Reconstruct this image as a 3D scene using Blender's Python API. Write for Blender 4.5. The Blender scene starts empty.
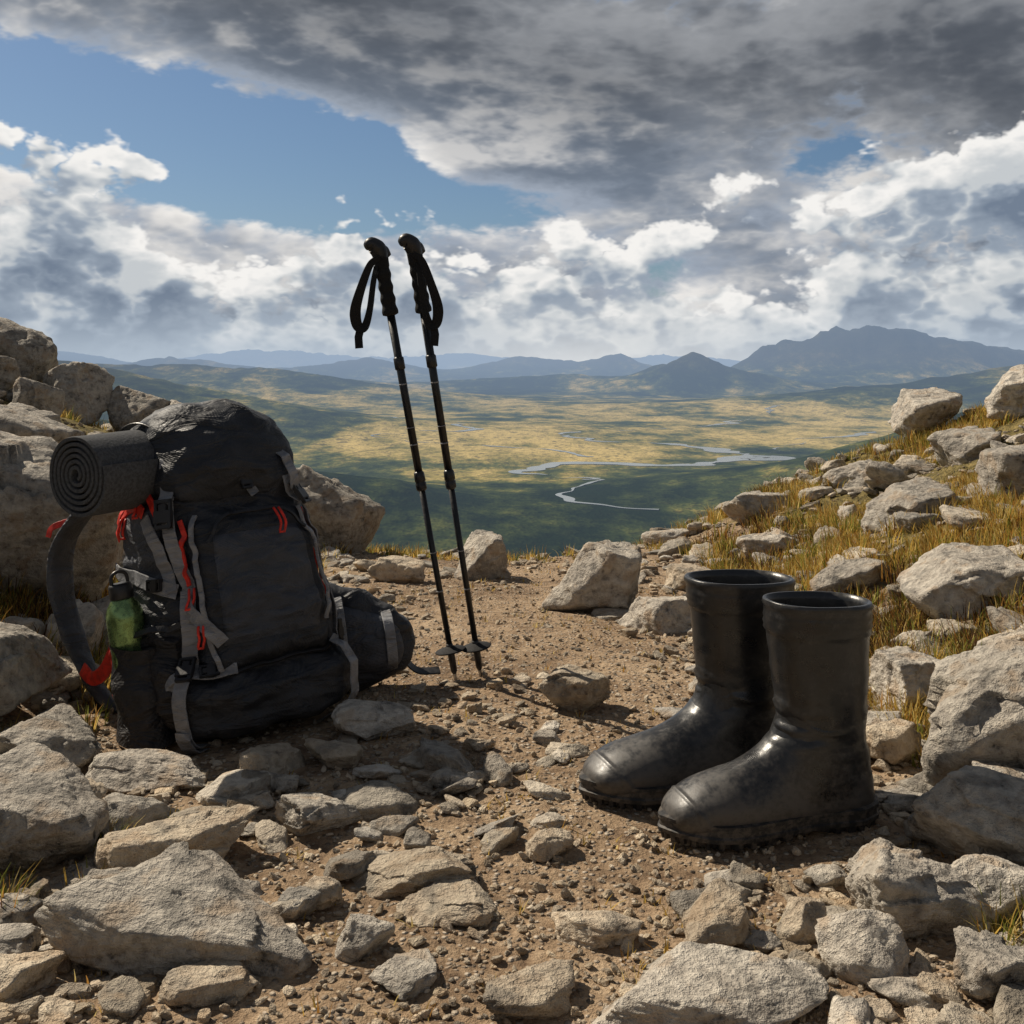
import bpy, bmesh, math, random
import numpy as np
from mathutils import Vector, Matrix, Euler
random.seed(5)
RNG=np.random.default_rng(11)
scene=bpy.context.scene
COL=scene.collection

# ------------------------------------------------------------------ noise
def _hash(ix,iy,iz):
    h=(ix*374761393+iy*668265263+iz*1442695041)&0xffffffff
    h=((h^(h>>13))*1274126177)&0xffffffff
    h=h^(h>>16)
    return (h&0xffffff)/float(0xffffff)
def vnoise(x,y,z):
    ix=np.floor(x).astype(np.int64);iy=np.floor(y).astype(np.int64);iz=np.floor(z).astype(np.int64)
    fx=x-ix;fy=y-iy;fz=z-iz
    u=fx*fx*fx*(fx*(fx*6-15)+10);v=fy*fy*fy*(fy*(fy*6-15)+10);w=fz*fz*fz*(fz*(fz*6-15)+10)
    def L(a,b,t): return a+(b-a)*t
    c=lambda a,b,d:_hash(ix+a,iy+b,iz+d)
    return L(L(L(c(0,0,0),c(1,0,0),u),L(c(0,1,0),c(1,1,0),u),v),
             L(L(c(0,0,1),c(1,0,1),u),L(c(0,1,1),c(1,1,1),u),v),w)*2-1
def fbm(x,y,z=None,octv=4,gain=.5,seed=0):
    x=np.asarray(x,float);y=np.asarray(y,float)
    z=np.zeros_like(x) if z is None else np.asarray(z,float)
    s=0;a=1;t=0
    for o in range(octv):
        k=2.03**o
        s=s+a*vnoise(x*k+17.3*o+seed*7.1,y*k-9.1*o+seed*3.7,z*k+4.7*o+seed*1.3);t+=a;a*=gain
    return s/t
def sstep(a,b,x):
    t=np.clip((x-a)/(b-a),0,1);return t*t*(3-2*t)
def splus(x,k):
    return k*np.logaddexp(0,np.asarray(x)/k)

# ------------------------------------------------------------------ terrain height
HILLS=[(-2600,5000,1500,900,330,1),(-1150,2100,800,450,240,1),(1500,2500,750,450,250,1),
 (4300,7500,2200,1200,310,1),(-4300,8500,2600,1300,290,1),(-2300,9500,1500,700,170,.9),(-3600,12500,2200,900,260,.9),(600,13500,1600,700,170,.9),
 (5150,14000,1150,1500,465,.72),(4150,14300,800,1200,400,.75),(3350,14600,700,1000,300,.8),(6500,14200,1300,1500,340,.8),(4600,13800,350,800,90,.8),
 (1980,12000,480,600,325,.72),(1500,12400,600,600,150,.9),(2700,11500,900,600,130,.9),
 (-9000,22000,3000,1500,330,.9),(-5600,18000,1700,1200,390,.8),(-2500,19000,1300,1200,370,.75),(200,20500,1300,1200,400,.75),
 (1900,19500,900,1200,400,.7),(-7000,30000,3500,2000,640,.9),(-1500,32000,3500,2000,560,.8),(9500,24000,4500,2500,600,.9),(4500,30000,3000,2000,520,.9),
 (-12500,21000,3500,2500,600,.9)]
def V(x,y):
    z=-300+5*fbm(x/900,y/900,octv=3,seed=3)
    rid=1-2*np.abs(fbm(x/900,y/900,octv=5,seed=8))
    m=np.zeros_like(z)
    for cx,cy,sx,sy,h,p in HILLS:
        q=((x-cx)/sx)**2+((y-cy)/sy)**2
        m=m+h*np.exp(-q**p)
    return z+m*(.84+.28*rid)
def H(x,y):
    x=np.asarray(x,float);y=np.asarray(y,float)
    r=np.hypot(x,y)
    s=np.maximum((-.80-.03*np.clip(y,0,8))-x,0);s=s*s/(s+.2);L=1.2*(1-np.exp(-.6*s))
    s2=np.maximum(x-(.82-.03*np.clip(y,0,6)),0);s2=s2*s2/(s2+.2);R=1.25*(1-np.exp(-.42*s2))
    bank=sstep(.0,.35,L+R)
    base=-.035*np.clip(y-2.5,0,6)
    nz=fbm(x*1.7,y*1.7,octv=3,seed=1)*(.020+.10*bank)+fbm(x*9,y*9,octv=4,seed=2,gain=.6)*(.012+.02*bank)
    nz=nz*(1-sstep(30,80,r))
    yc=5.6+.35*np.minimum(np.abs(x),4)+.5*fbm(x*.9,x*0,octv=2,seed=14)
    hill=base+L+R+nz-.5*splus(y-yc,.5)-.35*splus(np.abs(x)-9,1.5)+fbm(x/25,y/25,octv=4,seed=5)*2*sstep(12,60,r)
    v=V(x,y)
    k=18.
    far=k*np.logaddexp(hill/k,v/k)
    return np.where(r<60,hill,hill+(far-hill)*sstep(60,140,r))
def h1(x,y): return float(H(np.array([x]),np.array([y]))[0])

# ------------------------------------------------------------------ mesh helpers
def mesh_np(name,v,f,mat=None,smooth=True,parent=None,tint=None,mats=None,midx=None):
    v=np.asarray(v,np.float32);f=np.asarray(f,np.int32)
    me=bpy.data.meshes.new(name)
    n=f.shape[1]
    me.vertices.add(len(v));me.vertices.foreach_set('co',v.ravel())
    me.loops.add(f.size);me.loops.foreach_set('vertex_index',f.ravel())
    me.polygons.add(len(f))
    me.polygons.foreach_set('loop_start',np.arange(0,f.size,n,dtype=np.int32))
    me.polygons.foreach_set('use_smooth',np.full(len(f),smooth))
    if mats:
        for m in mats: me.materials.append(m)
        me.polygons.foreach_set('material_index',np.asarray(midx,np.int32))
    elif mat: me.materials.append(mat)
    me.update(calc_edges=True)
    if tint is not None:
        a=me.attributes.new('tint','FLOAT_COLOR','POINT')
        t=np.ones((len(v),4),np.float32);t[:,:3]=tint
        a.data.foreach_set('color',t.ravel())
    ob=bpy.data.objects.new(name,me);COL.objects.link(ob)
    if parent: ob.parent=parent
    return ob
def grid_faces(nr,nc,wrap=True):
    c=nc if wrap else nc-1
    i=np.arange(nr-1)[:,None];j=np.arange(c)[None,:]
    a=i*nc+j;b=i*nc+(j+1)%nc;d=(i+1)*nc+j;e=(i+1)*nc+(j+1)%nc
    return np.stack([a,b,e,d],-1).reshape(-1,4)
def loft(name,rings,mat,parent=None,caps=(True,True),smooth=True,flip=False):
    rings=np.asarray(rings,float);nr,nc,_=rings.shape
    v=rings.reshape(-1,3);f=grid_faces(nr,nc)
    ex=[];ef=[]
    if caps[0]:
        ex.append(rings[0].mean(0));k=len(v)+len(ex)-1
        for j in range(nc): ef.append([k,(j+1)%nc,j,j])
    if caps[1]:
        ex.append(rings[-1].mean(0));k=len(v)+len(ex)-1;o=(nr-1)*nc
        for j in range(nc): ef.append([k,o+j,o+(j+1)%nc,o+(j+1)%nc])
    me=bpy.data.meshes.new(name)
    vv=list(map(tuple,v))+[tuple(e) for e in ex]
    ff=[tuple(q) for q in f.tolist()]+[tuple(q[:3]) for q in ef]
    if flip: ff=[q[::-1] for q in ff]
    me.from_pydata(vv,[],ff)
    bm=bmesh.new();bm.from_mesh(me);bmesh.ops.recalc_face_normals(bm,faces=bm.faces);bm.to_mesh(me);bm.free()
    for p in me.polygons:p.use_smooth=smooth
    if mat: me.materials.append(mat)
    ob=bpy.data.objects.new(name,me);COL.objects.link(ob)
    if parent: ob.parent=parent
    return ob
def catmull(pts,n):
    P=np.asarray(pts,float);m=len(P)
    t=np.linspace(0,m-1,n);i=np.clip(np.floor(t).astype(int),0,m-2);u=(t-i)[:,None]
    Q=np.vstack([2*P[0]-P[1],P,2*P[-1]-P[-2]])
    a=Q[i];b=Q[i+1];c=Q[i+2];d=Q[i+3]
    return .5*((2*b)+(-a+c)*u+(2*a-5*b+4*c-d)*u*u+(-a+3*b-3*c+d)*u**3)
def norm(v): 
    v=np.asarray(v,float);return v/np.maximum(np.linalg.norm(v,axis=-1,keepdims=True),1e-9)
def frames(P):
    T=norm(np.gradient(P,axis=0));up=np.array([0,0,1.])
    if abs(T[0]@up)>.9: up=np.array([0,1.,0])
    N=np.zeros_like(P);n=norm(up-T[0]*(T[0]@up))
    for i in range(len(P)):
        n=norm(n-T[i]*(T[i]@n));N[i]=n
    return T,N,np.cross(T,N)
def tube(name,pts,rad,mat,parent=None,seg=12,n=40,raw=False):
    P=np.asarray(pts,float) if raw else catmull(pts,n)
    T,N,B=frames(P)
    rad=np.broadcast_to(np.interp(np.linspace(0,1,len(P)),np.linspace(0,1,len(np.atleast_1d(rad))),np.atleast_1d(rad)),(len(P),))
    a=np.linspace(0,2*np.pi,seg,endpoint=False)
    R=P[:,None]+rad[:,None,None]*(np.cos(a)[None,:,None]*N[:,None]+np.sin(a)[None,:,None]*B[:,None])
    return loft(name,R,mat,parent)
def lathe(name,p0,p1,prof,mat,parent=None,seg=24):
    p0=np.array(p0,float);p1=np.array(p1,float);ax=norm(p1-p0);L=np.linalg.norm(p1-p0)
    u=norm(np.cross(ax,[0,1,.01]));w=np.cross(ax,u)
    a=np.linspace(0,2*np.pi,seg,endpoint=False)
    R=[p0+ax*L*t+r*(np.cos(a)[:,None]*u+np.sin(a)[:,None]*w) for t,r in prof]
    return loft(name,R,mat,parent)
def ribbon(name,P,N,width,thick,mat,parent=None):
    P=np.asarray(P,float);N=norm(N);T=norm(np.gradient(P,axis=0))
    S=norm(np.cross(N,T));N=np.cross(T,S)
    w=np.broadcast_to(width,(len(P),))[:,None]/2
    b=thick*.25
    sec=[(-1,0),(-1,thick-b),(-.9,thick),(.9,thick),(1,thick-b),(1,0)]
    R=np.stack([P+S*w*a+N*c for a,c in sec],1)
    return loft(name,R,mat,parent,smooth=False)
def boxmesh(name,cs,mat,parent=None,bev=.0015,seg=2):
    bm=bmesh.new()
    for c,ax,hs in cs:
        r=bmesh.ops.create_cube(bm,size=2)
        M=Matrix([[ax[0][i]*hs[0],ax[1][i]*hs[1],ax[2][i]*hs[2]] for i in range(3)])
        for v in r['verts']: v.co=M@v.co+Vector(c)
    bmesh.ops.bevel(bm,geom=list(bm.edges),offset=bev,segments=seg,affect='EDGES')
    bmesh.ops.recalc_face_normals(bm,faces=bm.faces)
    me=bpy.data.meshes.new(name);bm.to_mesh(me);bm.free()
    me.materials.append(mat)
    ob=bpy.data.objects.new(name,me);COL.objects.link(ob)
    if parent: ob.parent=parent
    return ob
def empty(name):
    e=bpy.data.objects.new(name,None);COL.objects.link(e);e.empty_display_size=.1;return e

# ------------------------------------------------------------------ node helpers
class NT:
    def __init__(s,tree): s.t=tree;s.n=tree.nodes;s.l=tree.links
    def new(s,ty,**k):
        nd=s.n.new(ty)
        for a,b in k.items(): setattr(nd,a,b)
        return nd
    def put(s,sock,v):
        if isinstance(v,bpy.types.NodeSocket): s.l.new(v,sock)
        elif v is not None: sock.default_value=v
    def m(s,op,a,b=None,c=None,clamp=False):
        nd=s.new('ShaderNodeMath',operation=op,use_clamp=clamp)
        s.put(nd.inputs[0],a);s.put(nd.inputs[1],b);s.put(nd.inputs[2],c);return nd.outputs[0]
    def vm(s,op,a,b=None):
        nd=s.new('ShaderNodeVectorMath',operation=op);s.put(nd.inputs[0],a);s.put(nd.inputs[1],b)
        return nd.outputs['Value'] if op in('LENGTH','DOT_PRODUCT') else nd.outputs[0]
    def mp(s,v,a,b,c=0.,d=1.,smooth=True):
        nd=s.new('ShaderNodeMapRange',interpolation_type='SMOOTHSTEP' if smooth else 'LINEAR')
        s.put(nd.inputs[0],v)
        for i,q in enumerate((a,b,c,d)): s.put(nd.inputs[i+1],q)
        return nd.outputs[0]
    def noise(s,vec,scale,detail=4,rough=.5,dist=0.,out=0):
        nd=s.new('ShaderNodeTexNoise');s.put(nd.inputs['Vector'],vec);s.put(nd.inputs['Scale'],scale)
        nd.inputs['Detail'].default_value=detail;nd.inputs['Roughness'].default_value=rough;nd.inputs['Distortion'].default_value=dist
        return nd.outputs[out]
    def mix(s,f,a,b,blend='MIX'):
        nd=s.new('ShaderNodeMix',data_type='RGBA',blend_type=blend)
        s.put(nd.inputs[0],f)
        for i,v in ((6,a),(7,b)):
            if isinstance(v,tuple) and len(v)==3: v=v+(1,)
            s.put(nd.inputs[i],v)
        return nd.outputs[2]
    def ramp(s,f,stops):
        nd=s.new('ShaderNodeValToRGB');s.put(nd.inputs[0],f);e=nd.color_ramp.elements
        while len(e)<len(stops): e.new(.5)
        for i,(p,c) in enumerate(stops): e[i].position=p;e[i].color=tuple(c)+(1,)
        return nd.outputs[0]
    def bump(s,h,strength=.5,dist=.01,nrm=None):
        nd=s.new('ShaderNodeBump');s.put(nd.inputs['Height'],h);nd.inputs['Strength'].default_value=strength
        nd.inputs['Distance'].default_value=dist
        if nrm is not None: s.l.new(nrm,nd.inputs['Normal'])
        return nd.outputs[0]
def material(name):
    m=bpy.data.materials.new(name);m.use_nodes=True;t=NT(m.node_tree)
    b=m.node_tree.nodes['Principled BSDF'];return m,t,b
def setb(t,b,**k):
    for a,v in k.items():
        a={'col':'Base Color','rough':'Roughness','nrm':'Normal','metal':'Metallic','spec':'Specular IOR Level','sheen':'Sheen Weight'}.get(a,a)
        if isinstance(v,tuple) and len(v)==3: v=v+(1,)
        t.put(b.inputs[a],v)
def pos(t): return t.new('ShaderNodeNewGeometry').outputs['Position']
def objc(t): return t.new('ShaderNodeTexCoord').outputs['Object']

def rock_mat(name,c0,c1,c2):
    m,t,b=material(name);p=pos(t)
    at=t.new('ShaderNodeAttribute',attribute_name='tint').outputs['Color']
    st=t.vm('MULTIPLY',p,(1,1,2.2))
    n1=t.noise(st,7,4,.62);n2=t.noise(p,42,5,.74);n3=t.noise(p,16,2,.6)
    mixn=t.m('ADD',t.m('MULTIPLY',n1,.38),t.m('MULTIPLY',n2,.62))
    c=t.ramp(mixn,[(.36,c0),(.44,c1),(.59,c2)])
    c=t.mix(t.m('MULTIPLY',t.mp(n3,.54,.66),.50),c,(.46,.33,.21))
    c=t.mix(t.m('MULTIPLY',t.mp(n3,.45,.34),.50),c,(.13,.128,.12))
    c=t.mix(1.,c,at,'MULTIPLY')
    h=t.m('ADD',n1,t.m('MULTIPLY',n2,.6))
    setb(t,b,col=c,rough=.8,nrm=t.bump(h,.95,.036),spec=.4)
    return m
M_rock=rock_mat('rock_grey',(.10,.092,.082),(.42,.38,.33),(.68,.63,.55))
M_stone=rock_mat('stone_tan',(.17,.135,.10),(.47,.385,.29),(.68,.59,.46))

# ground (near)
m,t,b=material('path_dirt');p=pos(t)
n1=t.noise(p,2.2,3,.6);n2=t.noise(p,24,6,.75)
c=t.ramp(t.m('ADD',t.m('MULTIPLY',n1,.40),t.m('MULTIPLY',n2,.60)),[(.36,(.14,.09,.057)),(.5,(.37,.26,.165)),(.64,(.60,.455,.305))])
vo=t.new('ShaderNodeTexVoronoi',feature='F1');t.l.new(p,vo.inputs['Vector']);vo.inputs['Scale'].default_value=95
q=t.new('ShaderNodeSeparateColor');t.l.new(vo.outputs['Color'],q.inputs[0]);g1=q.outputs[0];pd=vo.outputs['Distance']
mk=t.m('MULTIPLY',t.mp(g1,.40,.5),t.mp(pd,.5,.35))
c=t.mix(t.m('MULTIPLY',mk,.9),c,t.ramp(g1,[(.40,(.17,.13,.095)),(.7,(.42,.34,.26)),(1.,(.62,.54,.44))]))
sx=t.new('ShaderNodeSeparateXYZ');t.l.new(p,sx.inputs[0])
bk=t.mp(t.m('ADD',t.m('ABSOLUTE',sx.outputs[0]),t.m('MULTIPLY',t.m('SUBTRACT',n1,.5),1.2)),.95,1.3)
gm=t.ramp(n2,[(.35,(.045,.046,.018)),(.5,(.17,.14,.042)),(.65,(.33,.25,.08))])
crest=t.mp(sx.outputs[1],5.0,6.2);bk=t.m('MAXIMUM',bk,t.m('MULTIPLY',crest,t.mp(n1,.40,.52)))
c=t.mix(t.m('MULTIPLY',bk,.85),c,gm)
hh=t.m('ADD',n2,t.m('MULTIPLY',t.m('MULTIPLY',t.mp(pd,.55,0,0,1,False),mk),.5))
setb(t,b,col=c,rough=.95,nrm=t.bump(hh,1.,.022),spec=.15)
M_dirt=m

# valley
m,t,b=material('valley_land');p=pos(t)
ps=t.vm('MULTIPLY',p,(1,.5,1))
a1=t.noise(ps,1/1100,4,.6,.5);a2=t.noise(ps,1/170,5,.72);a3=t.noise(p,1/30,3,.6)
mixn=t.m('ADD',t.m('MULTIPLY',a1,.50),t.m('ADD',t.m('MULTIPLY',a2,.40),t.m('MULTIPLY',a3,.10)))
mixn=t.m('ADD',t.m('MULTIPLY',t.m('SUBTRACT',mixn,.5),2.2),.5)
sp=t.new('ShaderNodeSeparateXYZ');t.l.new(p,sp.inputs[0])
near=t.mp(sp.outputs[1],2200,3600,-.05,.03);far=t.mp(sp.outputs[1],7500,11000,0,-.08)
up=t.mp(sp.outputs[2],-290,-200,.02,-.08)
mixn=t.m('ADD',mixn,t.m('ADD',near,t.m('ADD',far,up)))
c=t.ramp(mixn,[(.28,(.012,.022,.010)),(.39,(.042,.058,.018)),(.47,(.11,.12,.032)),(.54,(.30,.245,.07)),(.66,(.58,.44,.16))])  # vegetation tones; dark patches also paint cloud shadow into the colour
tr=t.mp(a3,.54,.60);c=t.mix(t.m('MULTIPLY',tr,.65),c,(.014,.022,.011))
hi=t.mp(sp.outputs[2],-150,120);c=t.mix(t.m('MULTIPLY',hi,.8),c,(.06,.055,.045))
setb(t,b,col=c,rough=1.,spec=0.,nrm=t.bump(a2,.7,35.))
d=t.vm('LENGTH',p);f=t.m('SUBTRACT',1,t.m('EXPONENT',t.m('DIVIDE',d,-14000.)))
em=t.new('ShaderNodeEmission');t.l.new(t.mix(t.mp(d,9000,30000),(.23,.31,.43),(.36,.46,.60)),em.inputs[0])  # aerial haze painted on the land as emission, growing with distance
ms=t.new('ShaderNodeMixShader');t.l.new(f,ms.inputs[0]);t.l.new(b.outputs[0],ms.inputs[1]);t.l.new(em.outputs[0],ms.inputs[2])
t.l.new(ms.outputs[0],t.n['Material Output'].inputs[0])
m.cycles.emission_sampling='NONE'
M_valley=m

m,t,b=material('river_water');setb(t,b,col=(.22,.26,.28),rough=.2,spec=.9)
M_water=m

def simple(name,col,rough=.5,metal=0.,spec=.5,nz=None,bs=.3,bd=.001,var=.25,sheen=0):
    m,t,b=material(name);p=objc(t)
    n=t.noise(p,nz or 60,3,.65)
    c=t.mix(t.mp(n,.35,.65),tuple(x*(1-var) for x in col),tuple(min(1,x*(1+var)) for x in col))
    setb(t,b,col=c,rough=t.mp(n,.3,.7,max(.02,rough-.08),min(1,rough+.08)),metal=metal,spec=spec,nrm=t.bump(n,bs,bd),sheen=sheen)
    return m
def fabric(name,col,scale=520,dust=.25):
    m,t,b=material(name);p=objc(t)
    q=t.new('ShaderNodeSeparateXYZ');t.l.new(p,q.inputs[0])
    w1=t.m('SINE',t.m('MULTIPLY',t.m('ADD',q.outputs[0],q.outputs[1]),scale*2.))
    w2=t.m('SINE',t.m('MULTIPLY',q.outputs[2],scale*2.))
    w=t.m('MULTIPLY',w1,w2)
    n=t.noise(p,26,5,.62);cr=t.noise(t.vm('MULTIPLY',p,(1,1,2.2)),11,3,.55,1.2)
    c=t.mix(t.mp(cr,.3,.7),tuple(x*.75 for x in col),tuple(x*1.3 for x in col))
    du=t.m('MULTIPLY',t.mp(t.m('ADD',n,t.mp(q.outputs[2],.0,.25,.12,-.05)),.50,.74),dust);c=t.mix(du,c,(.16,.13,.10))
    h=t.m('ADD',t.m('MULTIPLY',cr,1.3),t.m('ADD',t.m('MULTIPLY',n,.35),t.m('MULTIPLY',w,.022)))
    setb(t,b,col=c,rough=t.mp(n,.3,.7,.52,.70),nrm=t.bump(h,.85,.016),spec=.45)
    return m
M_fab=fabric('nylon_black',(.022,.025,.032),dust=.12)
M_fab2=fabric('nylon_charcoal',(.050,.056,.070),dust=.12)
M_mesh=fabric('mesh_pocket',(.014,.014,.017),300,.15)
M_strap=fabric('webbing_grey',(.22,.225,.24),700,.3)
M_red=simple('red_trim',(.65,.030,.015),.55)
M_plast=simple('black_plastic',(.016,.016,.018),.42)
M_mat=simple('foam_mat_grey',(.080,.083,.089),.9,0,.2,180,.8,.002)
M_grip=simple('grip_foam',(.014,.014,.015),.8,0,.3,300,.6,.001)
M_shaft=simple('pole_shaft_black',(.015,.016,.018),.38,.2,.5)
M_steel=simple('steel',(.4,.4,.4),.35,1.)
M_white=simple('pole_print',(.25,.25,.26),.5)
M_bottle=simple('bottle_green',(.22,.34,.14),.28,.75,.5,90,.15,.0005,.2)
m,t,b=material('rubber_black');p=objc(t)
n=t.noise(p,14,6,.68,.3);n2=t.noise(p,110,3,.7);q=t.new('ShaderNodeSeparateXYZ');t.l.new(p,q.inputs[0])
c=t.mix(t.mp(n,.3,.7),(.012,.0125,.014),(.028,.029,.031))
low=t.mp(q.outputs[2],.0,.18,.22,.0)
du=t.m('MULTIPLY',t.mp(t.m('ADD',t.m('MULTIPLY',t.m('ADD',n,n2),.5),low),.50,.76),.38);c=t.mix(du,c,(.17,.15,.13))
setb(t,b,col=c,rough=t.m('ADD',t.mp(n,.3,.7,.25,.42),t.m('MULTIPLY',du,.5)),nrm=t.bump(t.m('ADD',n,t.m('MULTIPLY',n2,.12)),.25,.005),spec=.6)
M_rub=m
m,t,b=material('rubber_sole');p=objc(t)
n=t.noise(p,60,5,.7)
setb(t,b,col=t.mix(t.mp(n,.42,.62),(.016,.016,.017),(.095,.08,.065)),rough=.6,nrm=t.bump(n,.4,.003))
M_sole=m
m,t,b=material('grass_blades')
at=t.new('ShaderNodeAttribute',attribute_name='tint').outputs['Color']
df=t.new('ShaderNodeBsdfDiffuse');t.l.new(at,df.inputs[0])
tl=t.new('ShaderNodeBsdfTranslucent');t.l.new(at,tl.inputs[0])
ms=t.new('ShaderNodeMixShader');ms.inputs[0].default_value=.5;t.l.new(df.outputs[0],ms.inputs[1]);t.l.new(tl.outputs[0],ms.inputs[2])
t.l.new(ms.outputs[0],t.n['Material Output'].inputs[0]);M_grass=m

# ------------------------------------------------------------------ ground sheet
fr=np.radians(36);ang=np.concatenate([np.linspace(-np.pi,-fr,110,endpoint=False),np.linspace(-fr,fr,560,endpoint=False),np.linspace(fr,np.pi,110,endpoint=False)])
rad=np.concatenate([[.02],np.geomspace(.3,1.,16,endpoint=False),np.geomspace(1.,9.,230,endpoint=False),np.geomspace(9,1500,110,endpoint=False),np.geomspace(1500,36000,330,endpoint=False),np.geomspace(36000,90000,12)])
A,Rr=np.meshgrid(ang,rad);X=Rr*np.sin(A);Y=Rr*np.cos(A)
Z=H(X.ravel(),Y.ravel())
vv=np.stack([X.ravel(),Y.ravel(),Z],1);ff=grid_faces(len(rad),len(ang))[:,::-1]
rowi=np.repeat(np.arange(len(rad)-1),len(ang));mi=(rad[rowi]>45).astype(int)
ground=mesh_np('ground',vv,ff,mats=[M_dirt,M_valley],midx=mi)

def river(pts,w,n=420,mean=130):
    P=catmull(pts,n);T=norm(np.gradient(P,axis=0));S=np.stack([-T[:,1],T[:,0]],1)
    L=np.concatenate([[0],np.cumsum(np.hypot(*np.diff(P,axis=0).T))])
    off=mean*fbm(L/260.,L*0+pts[0][0],octv=3,seed=2)*1.6
    P=P+S*off[:,None];T=norm(np.gradient(P,axis=0));S=np.stack([-T[:,1],T[:,0]],1)
    ww=np.interp(np.linspace(0,1,n),np.linspace(0,1,len(w)),w)*np.clip(.8+2.1*fbm(L/150.,L*0+3,octv=3),.03,3)
    cols=[]
    for k in(-.5,-.17,.17,.5):
        xx=P[:,0]+S[:,0]*ww*k;yy=P[:,1]+S[:,1]*ww*k;cols.append(np.stack([xx,yy,H(xx,yy)+1.5],1))
    return np.stack(cols,1).reshape(-1,3),grid_faces(n,4,False)
rv=[river([(1700,6800),(1000,5400),(250,4700),(520,4150),(850,3600),(520,3350),(260,3300),(30,3050),(300,2800),(160,2450),(330,2150)],[20,24,30,40,80,120,70,18,12,14,11]),
    river([(-900,6000),(-200,4900),(-500,4300),(-80,4000),(300,3620)],[14,22,26,20,26]),
    river([(2600,5400),(1700,4900),(1250,4450),(800,3700)],[14,24,22,26])]
v=[];f=[];o=0
for a,b_ in rv: v.append(a);f.append(b_+o);o+=len(a)
mesh_np('river',np.vstack(v),np.vstack(f),M_water)

# ------------------------------------------------------------------ rocks
ICO={}
def ico(k):
    if k not in ICO:
        bm=bmesh.new();bmesh.ops.create_icosphere(bm,subdivisions=k,radius=1)
        bm.verts.ensure_lookup_table()
        ICO[k]=(norm(np.array([v.co[:] for v in bm.verts])),np.array([[v.index for v in f.verts] for f in bm.faces]));bm.free()
    return ICO[k]
def rockshape(k,seed,dims,npl=13,p=40,rough=1.):
    D,F=ico(k);rg=np.random.default_rng(seed)
    n=norm(rg.normal(size=(npl,3)));n=np.vstack([n,[[.1,0,1.]],[[.15,.1,-1]]]);n=norm(n+rg.normal(size=n.shape)*.08)
    d=rg.uniform(.55,1.0,len(n));d[-2]=rg.uniform(.50,.72)
    jf=3.2 if k>=4 else 2.
    J=np.stack([fbm(D[:,0]*jf+9*i,D[:,1]*jf,D[:,2]*jf,octv=4 if k>=4 else 2,seed=(seed+i)%83,gain=.6) for i in range(3)],1)
    Dj=norm(D+J*.085*rough)
    dt=np.maximum(Dj@n.T,0)/d
    r=(dt**p).sum(1)**(-1/p)
    r=np.minimum(r,1.3)
    w=J[:,0]
    r=r*(1+.05*w*rough)
    if k>=4:
        M_=34;s=norm(rg.normal(size=(M_,3)));c=np.argmax(Dj@s.T,1)
        t=rg.normal(size=(M_,3))*.10
        q=Dj-s[c];r=r*(1+(rg.uniform(-.028,.028,M_))[c]*rough+(q*t[c]).sum(1)*rough)
        q2=D*6
        rd=1-2*np.abs(fbm(q2[:,0],q2[:,1],q2[:,2]*1.8,octv=4,seed=seed%89,gain=.6))
        r=r*(1+.022*rd*rough)
    P=D*r[:,None];P=P/np.maximum(np.abs(P).max(0),.01)
    return P*np.asarray(dims)/2,F
def rotm(rx,ry,rz): return np.array(Euler((rx,ry,rz)).to_matrix())
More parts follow.
